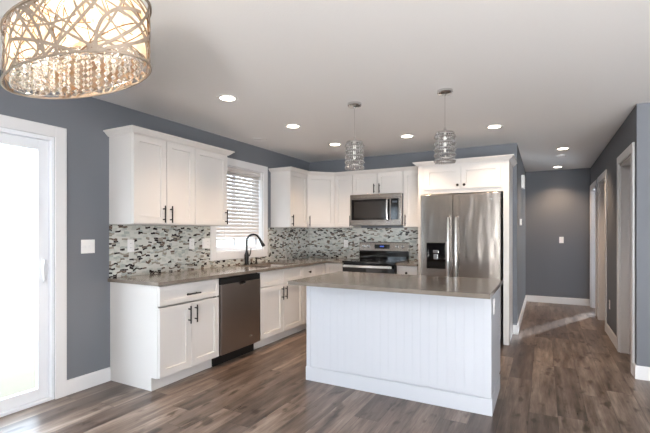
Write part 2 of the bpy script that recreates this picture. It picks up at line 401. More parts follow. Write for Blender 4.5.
# sliding glass door, left wall
sd = sempty('door_1')
casing_x(sd, .0005, SD0, SD1, SDT, cw=.085, side=1, th=.018)
fr = BM(); f0, f1 = -.14, 0
box(fr, f0, f1, SD0, SD0+.022, 0, SDT); box(fr, f0, f1, SD1-.022, SD1, 0, SDT); box(fr, f0, f1, SD0+.022, SD1-.022, SDT-.03, SDT); box(fr, f0, f1, SD0+.022, SD1-.022, 0, .022)
obj('door_frame', fr, M['vinyl'], sd, bev=.002)
ym = (SD0+SD1)/2
def sash(x0, x1, a, b, name):
    bm = BM(); z0, z1 = .024, SDT-.032; sw = .075
    box(bm, x0, x1, a, a+sw, z0, z1); box(bm, x0, x1, b-sw, b, z0, z1); box(bm, x0, x1, a+sw, b-sw, z0, z0+.085); box(bm, x0, x1, a+sw, b-sw, z1-.075, z1)
    s = obj(name, bm, M['vinyl'], sd, bev=.003)
    bm = BM(); xm = (x0+x1)/2; box(bm, xm-.003, xm+.003, a+sw, b-sw, z0+.085, z1-.075); obj('glass_pane', bm, M['glass'], s); return s
s1 = sash(-.072, -.034, ym-.04, SD1-.024, 'sliding_panel')
sash(-.118, -.08, SD0+.024, ym+.035, 'fixed_panel')
bm = BM(); hy = SD1-.058
pts = [(-.034, hy, .93), (-.012, hy-.004, .935), (.006, hy-.02, .965), (.010, hy-.028, 1.01), (.006, hy-.02, 1.055), (-.012, hy-.004, 1.085), (-.034, hy, 1.09)]
tube(bm, pts, .008, 10); box(bm, -.034, -.028, hy-.015, hy+.015, .91, 1.11); obj('door_handle', bm, M['vinyl'], s1, True)

# kitchen window, left wall
wk = sempty('window_1')
casing_x(wk, .0005, W0, W1, WT, cw=.09, side=1, bottom=WB)
bm = BM()
box(bm, -.148, -.001, W0, W0+.012, WB, WT); box(bm, -.148, -.001, W1-.012, W1, WB, WT); box(bm, -.148, -.001, W0+.012, W1-.012, WT-.012, WT); box(bm, -.148, -.001, W0+.012, W1-.012, WB, WB+.012)
obj('window_sill', bm, M['trim'], wk)
bm = BM(); a, b, z0, z1 = W0+.012, W1-.012, WB+.012, WT-.012; x0, x1 = -.14, -.10
box(bm, x0, x1, a, a+.045, z0, z1); box(bm, x0, x1, b-.045, b, z0, z1); box(bm, x0, x1, a+.045, b-.045, z0, z0+.05); box(bm, x0, x1, a+.045, b-.045, z1-.05, z1); box(bm, x0+.004, x1-.004, (a+b)/2-.02, (a+b)/2+.02, z0+.05, z1-.05)
obj('window_frame', bm, M['vinyl'], wk)
bm = BM(); box(bm, -.122, -.118, a+.045, (a+b)/2-.02, z0+.05, z1-.05); box(bm, -.122, -.118, (a+b)/2+.02, b-.045, z0+.05, z1-.05); obj('pane', bm, M['glass'], wk)
bl = thing('window_blind', 'white horizontal slat blind lowered over the kitchen sink window', 'blind', (-.055, (W0+W1)/2, WT-.012))
hw = (W1-W0)/2-.018
bm = BM(); box(bm, -.03, .03, -hw, hw, -.05, -.001); obj('headrail', bm, M['slat'], bl, bev=.002)
zbot = 1.215-(WT-.012); n = 18
bm = BM(); ang = math.radians(63)
for k in range(n):
    z = -.075+(zbot+.045+.075)*k/(n-1)
    dx, dz = .025*math.cos(ang), .025*math.sin(ang); tx, tz = .0015*math.sin(ang), .0015*math.cos(ang)
    q = [(-dx*u_-nx_*(v_+.005*(1-u_*u_)), dz*u_-nz_*(v_+.005*(1-u_*u_))) for u_, v_ in [(i/3, .0012) for i in range(-3, 4)]+[(i/3, -.0012) for i in range(3, -4, -1)] for nx_, nz_ in [(-math.sin(ang), -math.cos(ang))]]
    va = [bm.verts.new((p[0], -hw, z+p[1])) for p in q]; vb = [bm.verts.new((p[0], hw, z+p[1])) for p in q]
    bm.faces.new(va[::-1]); bm.faces.new(vb)
    for i in range(len(q)): bm.faces.new((va[i], va[(i+1) % len(q)], vb[(i+1) % len(q)], vb[i]))
obj('slats', bm, M['slat'], bl)
bm = BM(); box(bm, -.025, .025, -hw, hw, zbot, zbot+.018); obj('bottom_rail', bm, M['slat'], bl, bev=.002)
for s in (-.62, .62):
    bm = BM(); tube(bm, [(.029, hw*s, -.05), (.029, hw*s, zbot+.01)], .0012, 6); obj('ladder_cord', bm, M['slat'], bl)

# backsplash tile
bm = BM(); bt = 1.3695
box(bm, .0005, .009, -3.49, W0-.092, CT, bt); box(bm, .0005, .009, W0-.092, W1+.092, CT, WB-.092); box(bm, .0005, .009, W1+.092, -.0005, CT, bt)
tag(obj('backsplash', bm, M['mosaic']), 'white and dark brown glass mosaic backsplash around the sink window', 'backsplash')
bm = BM(); box(bm, .0095, 1.956, -.009, -.0005, CT, bt)
tag(obj('backsplash', bm, M['mosaic']), 'white and dark brown glass mosaic backsplash behind the electric range', 'backsplash')

# ------------------------------------------------------------------ cabinets
def shaker(bm, x0, x1, z0, z1, yf, t=.02, rail=.058, rec=.014):
    """shaker panel, front face at y = yf looking to -y"""
    yb = yf+t; s = .002
    def R(a, b, c, d, y): return [bm.verts.new((a, y, c)), bm.verts.new((b, y, c)), bm.verts.new((b, y, d)), bm.verts.new((a, y, d))]
    e = .0015
    o0 = R(x0, x1, z0, z1, yb); o1 = R(x0, x1, z0, z1, yf+e); o2 = R(x0+e, x1-e, z0+e, z1-e, yf)
    i0 = R(x0+rail, x1-rail, z0+rail, z1-rail, yf); i1 = R(x0+rail+s, x1-rail-s, z0+rail+s, z1-rail-s, yf+rec)
    for A, B in ((o0, o1), (o1, o2), (o2, i0), (i0, i1)):
        for k in range(4): bm.faces.new((A[k], A[(k+1) % 4], B[(k+1) % 4], B[k]))
    bm.faces.new(i1); bm.faces.new(o0[::-1]); return bm
def bar_handle(bm, c, L, vert=True, y=0):
    """bar pull on face y, centre c=(x,z)"""
    x, z = c; h = L/2; r = .0065; o = .03
    if vert:
        tube(bm, [(x, y-o, z-h), (x, y-o, z+h)], r, 10)
        for s in (-1, 1): tube(bm, [(x, y, z+s*h*.62), (x, y-o, z+s*h*.62)], r*.9, 8)
    else:
        tube(bm, [(x-h, y-o, z), (x+h, y-o, z)], r, 10)
        for s in (-1, 1): tube(bm, [(x+s*h*.62, y, z), (x+s*h*.62, y-o, z)], r*.9, 8)
    return bm
def knob(bm, c, y):
    lathe(bm, [(.009, 0), (.007, -.008), (.007, -.014), (.0155, -.02), (.0165, -.026), (.012, -.031), (.003, -.033)], (c[0], y, c[1]), 16, 'y'); return bm
G = .003
def cabinet(label, W, D, z0, z1, loc, rotz, doors=(), drawers=(), toe=False, hollow=False, group=None, name='wall_cabinet', m='cab', bottom=None):
    """local frame: x along the front, front looks to -y, back at y=0"""
    t = thing(name, label, 'cabinet', loc, rotz, group)
    bm = BM(); zb = z0 if not toe else .11; z0b = zb
    if hollow:
        box(bm, 0, W, -D, 0, zb, .695)
        for a_, b_, c_, d_ in ((0, .018, -D, 0), (W-.018, W, -D, 0), (.0185, W-.0185, -D, -D+.018)):
            pb = BM(); box(pb, a_, b_, c_, d_, .6952, z1); obj('side_panel' if b_-a_ < .1 else 'front_rail', pb, M[m], t)
    else:
        f = .018; box(bm, 0, W, -D+.04, 0, zb, z1)
        box(bm, 0, f, -D, -D+.04, zb, z1); box(bm, W-f, W, -D, -D+.04, zb, z1); box(bm, f, W-f, -D, -D+.04, zb, zb+f); box(bm, f, W-f, -D, -D+.04, z1-f, z1)
    obj('cabinet_body', bm, M[m], t)
    if toe:
        bm = BM(); box(bm, 0, W, -(D-.075), 0, 0, .11); obj('toe_kick', bm, M[m], t)
    yf = -D-.022
    for d in doors:
        bm = BM(); shaker(bm, d[0]+G, d[1]-G, d[2], d[3], yf); o = obj('door', bm, M[m], t)
        if len(d) > 4 and d[4]:
            k, hx, hz = d[4]; bm = BM()
            if k == 'bar': bar_handle(bm, (hx, hz), .155, True, yf); obj('handle', bm, M['black'], o, True)
            elif k == 'bars': bar_handle(bm, (hx, hz), .13, True, yf); obj('handle', bm, M['black'], o, True)
            else: knob(bm, (hx, hz), yf); obj('knob', bm, M['bronze'], o, True)
    for d in drawers:
        bm = BM(); shaker(bm, d[0]+G, d[1]-G, d[2], d[3], yf, rail=.04 if d[3]-d[2] < .2 else .058, rec=.007); o = obj('drawer', bm, M[m], t)
        if len(d) > 4 and d[4]:
            k, hx, hz = d[4]; bm = BM()
            if k == 'bar': bar_handle(bm, (hx, hz), .16, False, yf); obj('handle', bm, M['black'], o, True)
            else: knob(bm, (hx, hz), yf); obj('knob', bm, M['bronze'], o, True)
    return t
UB, UT = 1.372, 2.15
L90 = PI/2; eps = .0008
# --- wall cabinets left of the window
cabinet('white two-door shaker wall cabinet nearest the sliding door', .69, .303, UB, UT, (.0005, -3.49, 0), L90,
        doors=[(0, .345, UB+.008, UT-.008, ('bar', .345-.04, 1.468)), (.345, .69, UB+.008, UT-.008, ('bar', .345+.04, 1.468))])
cabinet('white single-door shaker wall cabinet beside the left edge of the window blind', .469, .303, UB, UT, (.0005, -3.49+.691, 0), L90,
        doors=[(0, .469, UB+.008, UT-.008, ('bar', .469-.035, 1.468))])
CR = [(0, 2.143), (.010, 2.143), (.013, 2.150), (.020, 2.153), (.043, 2.176), (.052, 2.179), (.052, 2.190), (-.02, 2.190), (-.02, 2.1512), (0, 2.1512)]
def crown(path, label):
    bm = BM(); sweep(bm, path, CR); return tag(obj('crown_molding', bm, M['cab']), label, 'molding')
CU = -1.08
def crown_on(path, label):
    # rests on the cabinet tops; the lower lip laps over their face
    return crown(path, label)
X0 = .3285
crown_on([(.0, -3.492), (X0, -3.492), (X0, -2.328), (0, -2.328)], 'white crown molding on the wall cabinets left of the window')
# --- wall cabinets right of window, corner and back wall
cabinet('white single-door shaker wall cabinet just right of the sink window', .469, .303, UB, UT, (.0005, CU, 0), L90,
        doors=[(0, .458, UB+.008, UT-.008, ('bar', .04, 1.468))])
t = thing('corner_cabinet', 'white diagonal corner wall cabinet where the two walls meet', 'cabinet', (0, 0, 0))
bm = BM(); prism(bm, [(.0005, -.0005), (.0005, -.6095), (.303, -.6095), (.6095, -.303), (.6095, -.0005)], UB, UT); obj('cabinet_body', bm, M['cab'], t)
dl = math.hypot(.3065, .3065)
bm = BM(); shaker(bm, .010, dl-.010, UB+.008, UT-.008, -.022); dr = obj('door', bm, M['cab'], t, loc=(.303, -.6095, 0), rotz=PI/4)
bm = BM(); bar_handle(bm, (.04, 1.468), .155, True, -.022); obj('handle', bm, M['black'], dr, True)
cabinet('white narrow shaker wall cabinet between corner cabinet and microwave', .303, .303, UB, UT, (.6105, -.0005, 0), 0,
        doors=[(.008, .303, UB+.008, UT-.008, ('bar', .303-.03, 1.468))])
cabinet('short white two-door wall cabinet directly above the microwave', .758, .303, 1.842, UT, (.9145, -.0005, 0), 0,
        doors=[(0, .379, 1.848, UT-.008, ('bars', .379-.04, 1.925)), (.379, .758, 1.848, UT-.008, ('bars', .379+.04, 1.925))])
cabinet('white narrow shaker wall cabinet between microwave and refrigerator panel', .281, .303, UB, UT, (1.6735, -.0005, 0), 0,
        doors=[(0, .281, UB+.008, UT-.008, ('bar', .035, 1.468))])
crown_on([(0, CU-.002), (X0, CU-.002), (X0, -.622), (.622, -X0), (1.9545, -X0)], 'white crown molding running round the corner wall cabinets')
# --- refrigerator surround
FX0, FX1, FD = 1.956, 3.018, .60
t = thing('refrigerator_cabinet', 'white two-door cabinet and tall side panels framing the refrigerator', 'cabinet', (0, 0, 0))
bm = BM(); box(bm, FX0, FX0+.06, -FD, -.0005, 0, UT); obj('side_panel', bm, M['cab'], t, bev=.001)
bm = BM(); box(bm, FX1-.062, FX1, -FD, -.0005, 0, UT); obj('side_panel', bm, M['cab'], t, bev=.001)
bm = BM(); box(bm, FX0+.0605, FX1-.0625, -FD, -.0005, 1.785, UT); obj('cabinet_body', bm, M['cab'], t)
for a, b, kx in ((2.04, 2.487, 2.448), (2.487, 2.934, 2.526)):
    bm = BM(); shaker(bm, a+G, b-G, 1.835, 2.112, -FD-.021); d = obj('door', bm, M['cab'], t)
    bm = BM(); knob(bm, (kx, 1.878), -FD-.021); obj('knob', bm, M['bronze'], d, True)
yq = -FD-.0235
crown_on([(FX0-.002, -.388), (FX0-.002, yq), (FX1+.002, yq), (FX1+.002, -.0005)], 'white crown molding on the cabinet above the refrigerator')

# --- base cabinets, left wall
BT = CT-.0305
cabinet('white base cabinet with a drawer over two doors at the counter end', .69, .608, 0, BT, (.0005, -3.48, 0), L90, toe=True, name='base_cabinet',
        doors=[(0, .345, .118, .685, ('bar', .345-.037, .585)), (.345, .69, .118, .685, ('bar', .345+.037, .585))], drawers=[(0, .69, .70, .862, ('bar', .345, .765))])
# dishwasher
t = thing('dishwasher', 'stainless steel dishwasher with black control strip under the counter', 'dishwasher', (0, -2.786, 0))
WD = .632
bm = BM(); box(bm, .02, .60, .004, WD-.004, .105, .866); obj('tub_body', bm, M['toe'], t)
bm = BM(); box(bm, .6005, .645, .008, WD-.008, .118, .795)
obj('door', bm, M['dwsteel'], t, bev=.006)
bm = BM(); box(bm, .6005, .638, .008, WD-.008, .797, .856); cs = obj('control_strip', bm, M['toe'], t, bev=.004)
bm = BM(); lathe(bm, [(.001, -.004), (.052, 0), (.055, .004), (.05, .006), (.001, .007)], (.6455, WD/2, .79), 24, 'x', sx=1, sy=.28); obj('handle_pocket', bm, M['blackglass'], t, True)
bm = BM(); tube(bm, [(.647, WD/2+.055*math.cos(a*PI/10), .79-.018*math.sin(a*PI/10)) for a in range(0, 11)], .005, 8); obj('handle_lip', bm, M['lightsteel'], t, True)
bm = BM(); lathe(bm, [(.022, 0), (.022, .001)], (.6455, WD-.17, .215), 20, 'x', sx=1, sy=.38); obj('badge', bm, M['lightsteel'], t)
bm = BM(); box(bm, .02, .548, .004, WD-.004, 0, .103); obj('toe_kick', bm, M['toe'], t)
cabinet('white sink base cabinet with two doors beside the dishwasher', .898, .608, 0, BT, (.0005, -2.145, 0), L90, toe=True, hollow=True, name='base_cabinet',
        doors=[(0, .449, .118, .685, ('bar', .449-.037, .585)), (.449, .898, .118, .685, ('bar', .449+.037, .585))],
        drawers=[(0, .449, .70, .862), (.449, .898, .70, .862)])
cabinet('narrow white base cabinet with a knobbed drawer between sink and corner', .308, .608, 0, BT, (.0005, -1.245, 0), L90, toe=True, name='base_cabinet',
        doors=[(0, .308, .118, .685, ('knob', .04, .63))], drawers=[(0, .308, .70, .862, ('knob', .154, .781))])
# corner base
t = thing('corner_base_cabinet', 'white corner base cabinet with folding doors under the counter bend', 'cabinet', (0, 0, 0))
bm = BM(); prism(bm, [(.0005, -.0005), (.0005, -.936), (.6085, -.936), (.6085, -.6085), (.912, -.6085), (.912, -.0005)], .11, BT); obj('cabinet_body', bm, M['cab'], t)
bm = BM(); prism(bm, [(.0005, -.0005), (.0005, -.936), (.533, -.936), (.533, -.533), (.912, -.533), (.912, -.0005)], 0, .11); obj('toe_kick', bm, M['cab'], t)
bm = BM(); shaker(bm, .002, .300, .118, .862, -.022); obj('door', bm, M['cab'], t, loc=(.6085, -.936, 0), rotz=L90)
bm = BM(); shaker(bm, .027, .300, .118, .862, -.022); d = obj('door', bm, M['cab'], t, loc=(.6085, -.6085, 0))
bm = BM(); bar_handle(bm, (.27, .62), .155, True, -.022); obj('handle', bm, M['black'], d, True)
cabinet('narrow white base cabinet with a knobbed drawer right of the range', .275, .608, 0, BT, (1.6785, -.0005, 0), 0, toe=True, name='base_cabinet',
        doors=[(0, .275, .118, .685, ('knob', .04, .63))], drawers=[(0, .275, .70, .862, ('knob', .1375, .781))])

# worktops
SK = (.125, .545, -1.98, -1.24)   # sink cut-out
bm = BM(); z0, z1 = CT-.03, CT
y0, y1 = -3.503, -.0005
box(bm, .0005, .648, y0, SK[2], z0, z1); box(bm, .0005, SK[0], SK[2], SK[3], z0, z1); box(bm, SK[1], .648, SK[2], SK[3], z0, z1)
box(bm, .0005, .648, SK[3], y1, z0, z1); box(bm, .648, .9125, -.648, y1, z0, z1)
for f in (bm,): bmesh.ops.remove_doubles(f, verts=f.verts[:], dist=1e-5)
tag(obj('worktop', bm, M['quartz']), 'taupe quartz worktop along the window wall holding the sink', 'worktop')
bm = BM(); box(bm, 1.6785, 1.9545, -.648, y1, z0, z1); tag(obj('worktop', bm, M['quartz'], bev=.002), 'short taupe quartz worktop between range and refrigerator panel', 'worktop')

# sink
t = thing('sink', 'undermount double bowl stainless steel sink below the window', 'sink', (0, 0, 0))
def bowl(x0, x1, y0, y1, zt, zb, th=.004):
    bm = BM(); i = .02
    box(bm, x0, x1, y0, y1, zb, zb+th); box(bm, x0, x0+th, y0, y1, zb+th, zt); box(bm, x1-th, x1, y0, y1, zb+th, zt)
    box(bm, x0+th, x1-th, y0, y0+th, zb+th, zt); box(bm, x0+th, x1-th, y1-th, y1, zb+th, zt); return bm
for a, b in ((-1.975, -1.622), (-1.598, -1.245)):
    o = obj('bowl', bowl(.13, .54, a, b, CT-.031, .70), M['steel'], t)
    bm = BM(); lathe(bm, [(.04, 0), (.042, .003), (.03, .004), (.01, .002)], (.335, (a+b)/2, .7042), 20); obj('drain', bm, M['chrome'], o, True)
bm = BM(); box(bm, .13, .54, -1.6218, -1.5982, CT-.05, CT-.036); obj('divider', bm, M['steel'], t)

# faucet
fy = -1.695; fx = .075
t = thing('faucet', 'tall dark bronze gooseneck kitchen faucet behind the sink', 'faucet', (fx, fy, CT+.0005))
bm = BM(); lathe(bm, [(.030, 0), (.031, .006), (.026, .014), (.024, .05), (.028, .075), (.028, .12), (.02, .145), (.015, .16), (.014, .17)], (0, 0, 0), 24); obj('base', bm, M['black'], t, True)
R = .092; zc = .285; ca, sa = math.cos(math.radians(12)), math.sin(math.radians(12))
pts = [(0, 0, .165), (0, 0, .23)]+[((R-R*math.cos(a)), 0, zc+R*math.sin(a)) for a in [PI*k/14 for k in range(0, 13)]]
pts = [(p[0]*ca, p[0]*sa, p[2]) for p in pts]
bm = BM(); tube(bm, pts, .0125, 14); obj('gooseneck', bm, M['black'], t, True)
e = Vector(pts[-1]); d = (Vector(pts[-1])-Vector(pts[-2])).normalized()
bm = BM(); tube(bm, [e-d*.002, e+d*.03, e+d*.065, e+d*.105, e+d*.112], .016, 16, radii=[.014, .016, .019, .023, .02]); obj('spray_head', bm, M['black'], t, True)
bm = BM(); tube(bm, [(.005, .024, .10), (.008, .05, .115), (.012, .062, .15), (.016, .066, .20)], .007, 10, radii=[.011, .009, .007, .006]); obj('lever', bm, M['black'], t, True)
t = thing('soap_dispenser', 'small dark soap pump standing right of the tall faucet', 'soap dispenser', (.075, -1.50, CT+.0005))
bm = BM(); lathe(bm, [(.02, 0), (.02, .006), (.012, .012), (.011, .04), (.008, .045), (.008, .06)], (0, 0, 0), 18); obj('base', bm, M['bronze'], t, True)
bm = BM(); tube(bm, [(-.01, 0, .066), (.03, 0, .07), (.07, 0, .062), (.075, 0, .05)], .007, 10); lathe(bm, [(.014, .0605), (.014, .075), (.01, .078)], (0, 0, 0), 16); obj('spout', bm, M['bronze'], t, True)
t = thing('side_sprayer', 'small bronze side sprayer between faucet and soap pump', 'sprayer', (.075, -1.60, CT+.0005))
bm = BM(); lathe(bm, [(.02, 0), (.02, .006), (.013, .012), (.012, .02)], (0, 0, 0), 18); obj('base', bm, M['bronze'], t, True)
bm = BM(); lathe(bm, [(.01, .0205), (.014, .04), (.017, .055), (.015, .064), (.006, .067)], (0, 0, 0), 18); obj('spray_head', bm, M['champagne'], t, True)

# ------------------------------------------------------------------ island
IX0, IX1, IY0, IY1 = 1.52, 3.042, -2.645, -1.965
t = thing('kitchen_island', 'white paneled kitchen island in the middle of the floor', 'island', (0, 0, 0))
bm = BM(); box(bm, IX0, IX1-.012, IY0+.012, IY1, 0.0, BT-.001); obj('cabinet_body', bm, M['island'], t)
def beadboard(a, b, z0, z1, th=.010, pitch=.0655):
    """grooved sheet in local x-z, front at y=0 looking to -y"""
    n = max(1, round((b-a)/pitch)); p = (b-a)/n; g = .0013; d = .0011
    xs = [(a, 0)]
    for k in range(1, n): c = a+k*p; xs += [(c-g, 0), (c, d), (c+g, 0)]
    xs.append((b, 0)); bm = BM()
    fa = [bm.verts.new((x, y, z0)) for x, y in xs]; fb = [bm.verts.new((x, y, z1)) for x, y in xs]
    ba = [bm.verts.new((a, th, z0)), bm.verts.new((b, th, z0))]; bb = [bm.verts.new((a, th, z1)), bm.verts.new((b, th, z1))]
    for i in range(len(xs)-1): bm.faces.new((fa[i], fa[i+1], fb[i+1], fb[i]))
    bm.faces.new((ba[0], ba[1], bb[1], bb[0])); bm.faces.new([*fa, ba[1], ba[0]][::-1]); bm.faces.new([*fb, bb[1], bb[0]])
    bm.faces.new((fa[0], fb[0], bb[0], ba[0])); bm.faces.new((fa[-1], fb[-1], bb[1], ba[1])); return bm
obj('front_panel', beadboard(IX0+.04, IX1-.05, .125, BT-.002), M['island'], t, loc=(0, IY0+.0015, 0))
bm = BM(); box(bm, IX0-.002, IX0+.0395, IY0-.003, IY0+.0118, .1205, BT-.002); obj('corner_trim', bm, M['island'], t, bev=.0015); bm = BM(); box(bm, IX1-.0495, IX1+.0, IY0-.003, IY0+.0118, .1205, BT-.002); obj('corner_trim', bm, M['island'], t, bev=.0015)
bm = BM(); box(bm, IX1-.0118, IX1, IY0+.012, IY1, .1205, BT-.002); obj('end_panel', bm, M['island'], t)
bm = BM(); PB = [(0, 0), (.006, 0), (.006, .114), (.003, .12), (0, .12)]
sweep(bm, [(IX0-.001, IY1-.09), (IX0-.001, IY0-.001), (IX1+.001, IY0-.001), (IX1+.001, IY1-.09)][0:], PB)
obj('base_trim', bm, M['island'], t)
for k in range(3):
    wdt = (IX1-IX0-.02)/3; bm = BM(); shaker(bm, .002, wdt-.002, .118, .685, -.021); d = obj('door', bm, M['island'], t, loc=(IX1-.012-k*wdt, IY1, 0), rotz=PI)
    bm = BM(); bar_handle(bm, (.04, .585), .155, True, -.021); obj('handle', bm, M['black'], d, True)
    bm = BM(); shaker(bm, .002, wdt-.002, .70, .855, -.021, rail=.04); d = obj('drawer', bm, M['island'], t, loc=(IX1-.012-k*wdt, IY1, 0), rotz=PI)
    bm = BM(); bar_handle(bm, (wdt/2, .775), .16, False, -.021); obj('handle', bm, M['black'], d, True)
bm = BM(); box(bm, 1.497, 3.064, -2.918, -1.94, CT-.031, CT-.001); tag(obj('worktop', bm, M['quartz'], bev=.002), 'taupe quartz worktop covering the kitchen island', 'worktop')

# ------------------------------------------------------------------ refrigerator
t = thing('refrigerator', 'stainless steel side-by-side refrigerator with black water dispenser', 'refrigerator', (2.032, -.03, 0))
FW = .906; D1 = .66
bm = BM(); box(bm, .004, FW-.004, -D1, 0, .02, 1.735); obj('body', bm, M['darkgrey'], t, bev=.004)
bm = BM(); box(bm, .01, FW-.01, -D1-.03, -D1-.0005, .02, .09); obj('grille', bm, M['darkgrey'], t)
sp = .382
for nm, a, b in (('freezer_door', 0, sp), ('fresh_food_door', sp+.006, FW)):
    bm = BM(); N = 10; poly = [(a, -D1-.006), (b, -D1-.006), (b, -D1-.075)]
    poly = [(a, -D1-.006)]+[(a, -D1-.0747)]+[(a+(b-a)*k/N, -D1-.075-.003*math.sin(PI*k/N)) for k in range(1, N)]+[(b, -D1-.0747), (b, -D1-.006)]
    prism(bm, poly, .10, 1.76); d = obj(nm, bm, M['fridge'], t, True, bev=.004)
    if a == 0:
        fd = d; hx = b-.042
    else: gd = d; hx = a+.042
    yh = -D1-.125
    bm = BM(); pts = [(hx, -D1-.08, .42), (hx, yh+.01, .435), (hx, yh, .47), (hx, yh-.006, .95), (hx, yh, 1.44), (hx, yh+.01, 1.475), (hx, -D1-.08, 1.49)]
    tube(bm, pts, .0165, 14); h = obj('handle', bm, M['lightsteel'], d, True)
yd = -D1-.079
bm = BM(); dx0, dx1, dz0, dz1 = .075, .30, .865, 1.178
box(bm, dx0, dx1, yd-.004, yd+.03, dz0, dz0+.02); box(bm, dx0, dx1, yd-.004, yd+.03, dz1-.10, dz1); box(bm, dx0, dx0+.02, yd-.004, yd+.03, dz0+.02, dz1-.10); box(bm, dx1-.02, dx1, yd-.004, yd+.03, dz0+.02, dz1-.10); box(bm, dx0+.02, dx1-.02, yd+.001, yd+.03, dz0+.02, dz1-.10)
obj('water_dispenser', bm, M['blackglass'], fd)
bm = BM(); box(bm, dx0+.08, dx0+.145, yd-.010, yd-.004, dz1-.125, dz1-.09); obj('dispenser_spout', bm, M['lightsteel'], fd, bev=.003)
bm = BM(); box(bm, dx0+.088, dx0+.138, yd-.012, yd+.0005, dz1-.20, dz1-.14); obj('dispenser_paddle', bm, M['lightsteel'], fd, bev=.004)
bm = BM(); lathe(bm, [(.018, 0), (.018, -.0015)], (sp+.43, -D1-.0785, 1.685), 18, 'y', sx=1, sy=.6); obj('badge', bm, M['lightsteel'], gd)

# ------------------------------------------------------------------ range
RW = .757
t = thing('electric_range', 'stainless steel electric range with black glass cooktop', 'range', (.9165, -.012, 0))
bm = BM(); box(bm, 0, RW, -.62, 0, .02, .885); obj('body', bm, M['toe'], t)
bm = BM(); box(bm, -.0, RW, -.665, -.075, .8855, .912); ck = obj('cooktop', bm, M['blackglass'], t, bev=.004)
for x, y, r in ((.19, -.5, .105), (.56, -.5, .08), (.19, -.24, .075), (.56, -.24, .105)):
    bm = BM(); sweep(bm, [(x+r*math.cos(a), y+r*math.sin(a)) for a in [2*PI*k/32 for k in range(32)]], [(0, .9122), (.003, .9122), (.003, .9127), (0, .9127)], closed=True); obj('burner_ring', bm, M['darkgrey'], ck)
bm = BM(); box(bm, .006, RW-.006, -.075, -.005, .8855, 1.03); obj('backguard_base', bm, M['blackglass'], t)
bm = BM()
v = [(-.0805, 1.032), (-.062, 1.15), (-.05, 1.16), (-.005, 1.16), (-.005, 1.032)]
a = [bm.verts.new((.0, y, z)) for y, z in v]; b = [bm.verts.new((RW, y, z)) for y, z in v]
bm.faces.new(a); bm.faces.new(b[::-1])
for i in range(5): bm.faces.new((a[i], b[i], b[(i+1) % 5], a[(i+1) % 5]))
cp = obj('control_panel', bm, M['steel'], t, bev=.002)
ins = BM(); box(ins, .25, .475, -.082, -.071, 1.065, 1.125); obj('display', ins, M['blackglass'], cp)
for k in range(4):
    bm = BM(); box(bm, .335+k*.016, .345+k*.016, -.0835, -.0822, 1.09, 1.107); obj('clock_digit', bm, M['display'], cp)
for x in (.075, .15, .59, .675):
    bm = BM(); lathe(bm, [(.023, 0), (.023, -.004), (.019, -.006), (.0175, -.026), (.008, -.028)], (x, -.0725, 1.098), 20, 'y'); k = obj('knob', bm, M['lightsteel'], cp, True)
    sweepb = BM(); box(sweepb, x-.002, x+.002, -.102, -.1006, 1.098, 1.113); obj('knob_pointer', sweepb, M['toe'], cp)
bm = BM(); box(bm, .004, RW-.004, -.664, -.6205, .225, .868); od = obj('oven_door', bm, M['blackglass'], t, bev=.004)
bm = BM(); box(bm, .03, RW-.03, -.712, -.694, .828, .864)
for x in (.075, RW-.075): box(bm, x-.012, x+.012, -.6935, -.6645, .836, .856)
obj('handle', bm, M['lightsteel'], od, bev=.005)
bm = BM(); box(bm, .004, RW-.004, -.660, -.6205, .055, .215); obj('storage_drawer', bm, M['steel'], t, bev=.004)
for x in (.04, RW-.04):
    for y in (-.58, -.06):
        bm = BM(); lathe(bm, [(.018, 0), (.018, .02)], (x, y, 0), 12); obj('foot', bm, M['toe'], t)

# ------------------------------------------------------------------ microwave
t = thing('microwave_oven', 'stainless steel over-the-range microwave with black glass door', 'microwave', (.9165, -.012, 1.40))
mh = .438; yf = -.37
bm = BM(); box(bm, 0, .757, yf, 0, 0, mh); obj('body', bm, M['darkgrey'], t, bev=.002)
bm = BM(); box(bm, .0, .757, yf-.035, yf-.0005, mh-.055, mh); obj('vent_grille', bm, M['steel'], t, bev=.003)
bm = BM()
z0, z1 = .002, mh-.057; x0, x1 = .0, .605
box(bm, x0, x1, yf-.035, yf-.0005, z0, z0+.075); box(bm, x0, x1, yf-.035, yf-.0005, z1-.012, z1); box(bm, x0, x0+.022, yf-.035, yf-.0005, z0+.075, z1-.012); box(bm, x1-.008, x1, yf-.035, yf-.0005, z0+.075, z1-.012)
dr = obj('door', bm, M['steel'], t)
bm = BM(); box(bm, x0+.022, x1-.008, yf-.032, yf-.001, z0+.075, z1-.012); obj('door_window', bm, M['blackglass'], dr)
bm = BM(); box(bm, x0+.06, x1-.08, yf-.0335, yf-.0322, z0+.10, z1-.045); obj('window_screen', bm, mat('smoked_glass', (40, 38, 37), .12), dr)
bm = BM(); hx = x1-.038; tube(bm, [(hx, yf-.035, .07), (hx, yf-.07, .085), (hx, yf-.078, .2), (hx, yf-.07, .345), (hx, yf-.035, .36)], .012, 12); obj('handle', bm, M['lightsteel'], dr, True)
bm = BM(); box(bm, .607, .757, yf-.035, yf-.0005, .002, mh-.057); pn = obj('control_panel', bm, M['steel'], t, bev=.002)
bm = BM(); box(bm, .612, .722, yf-.037, yf-.0352, .078, mh-.07); kp = obj('keypad', bm, M['blackglass'], pn)
bm = BM(); box(bm, .635, .70, yf-.0385, yf-.0372, .31, .335); obj('display', bm, mat('pale_display', (70, 78, 88), .3), kp if False else pn)

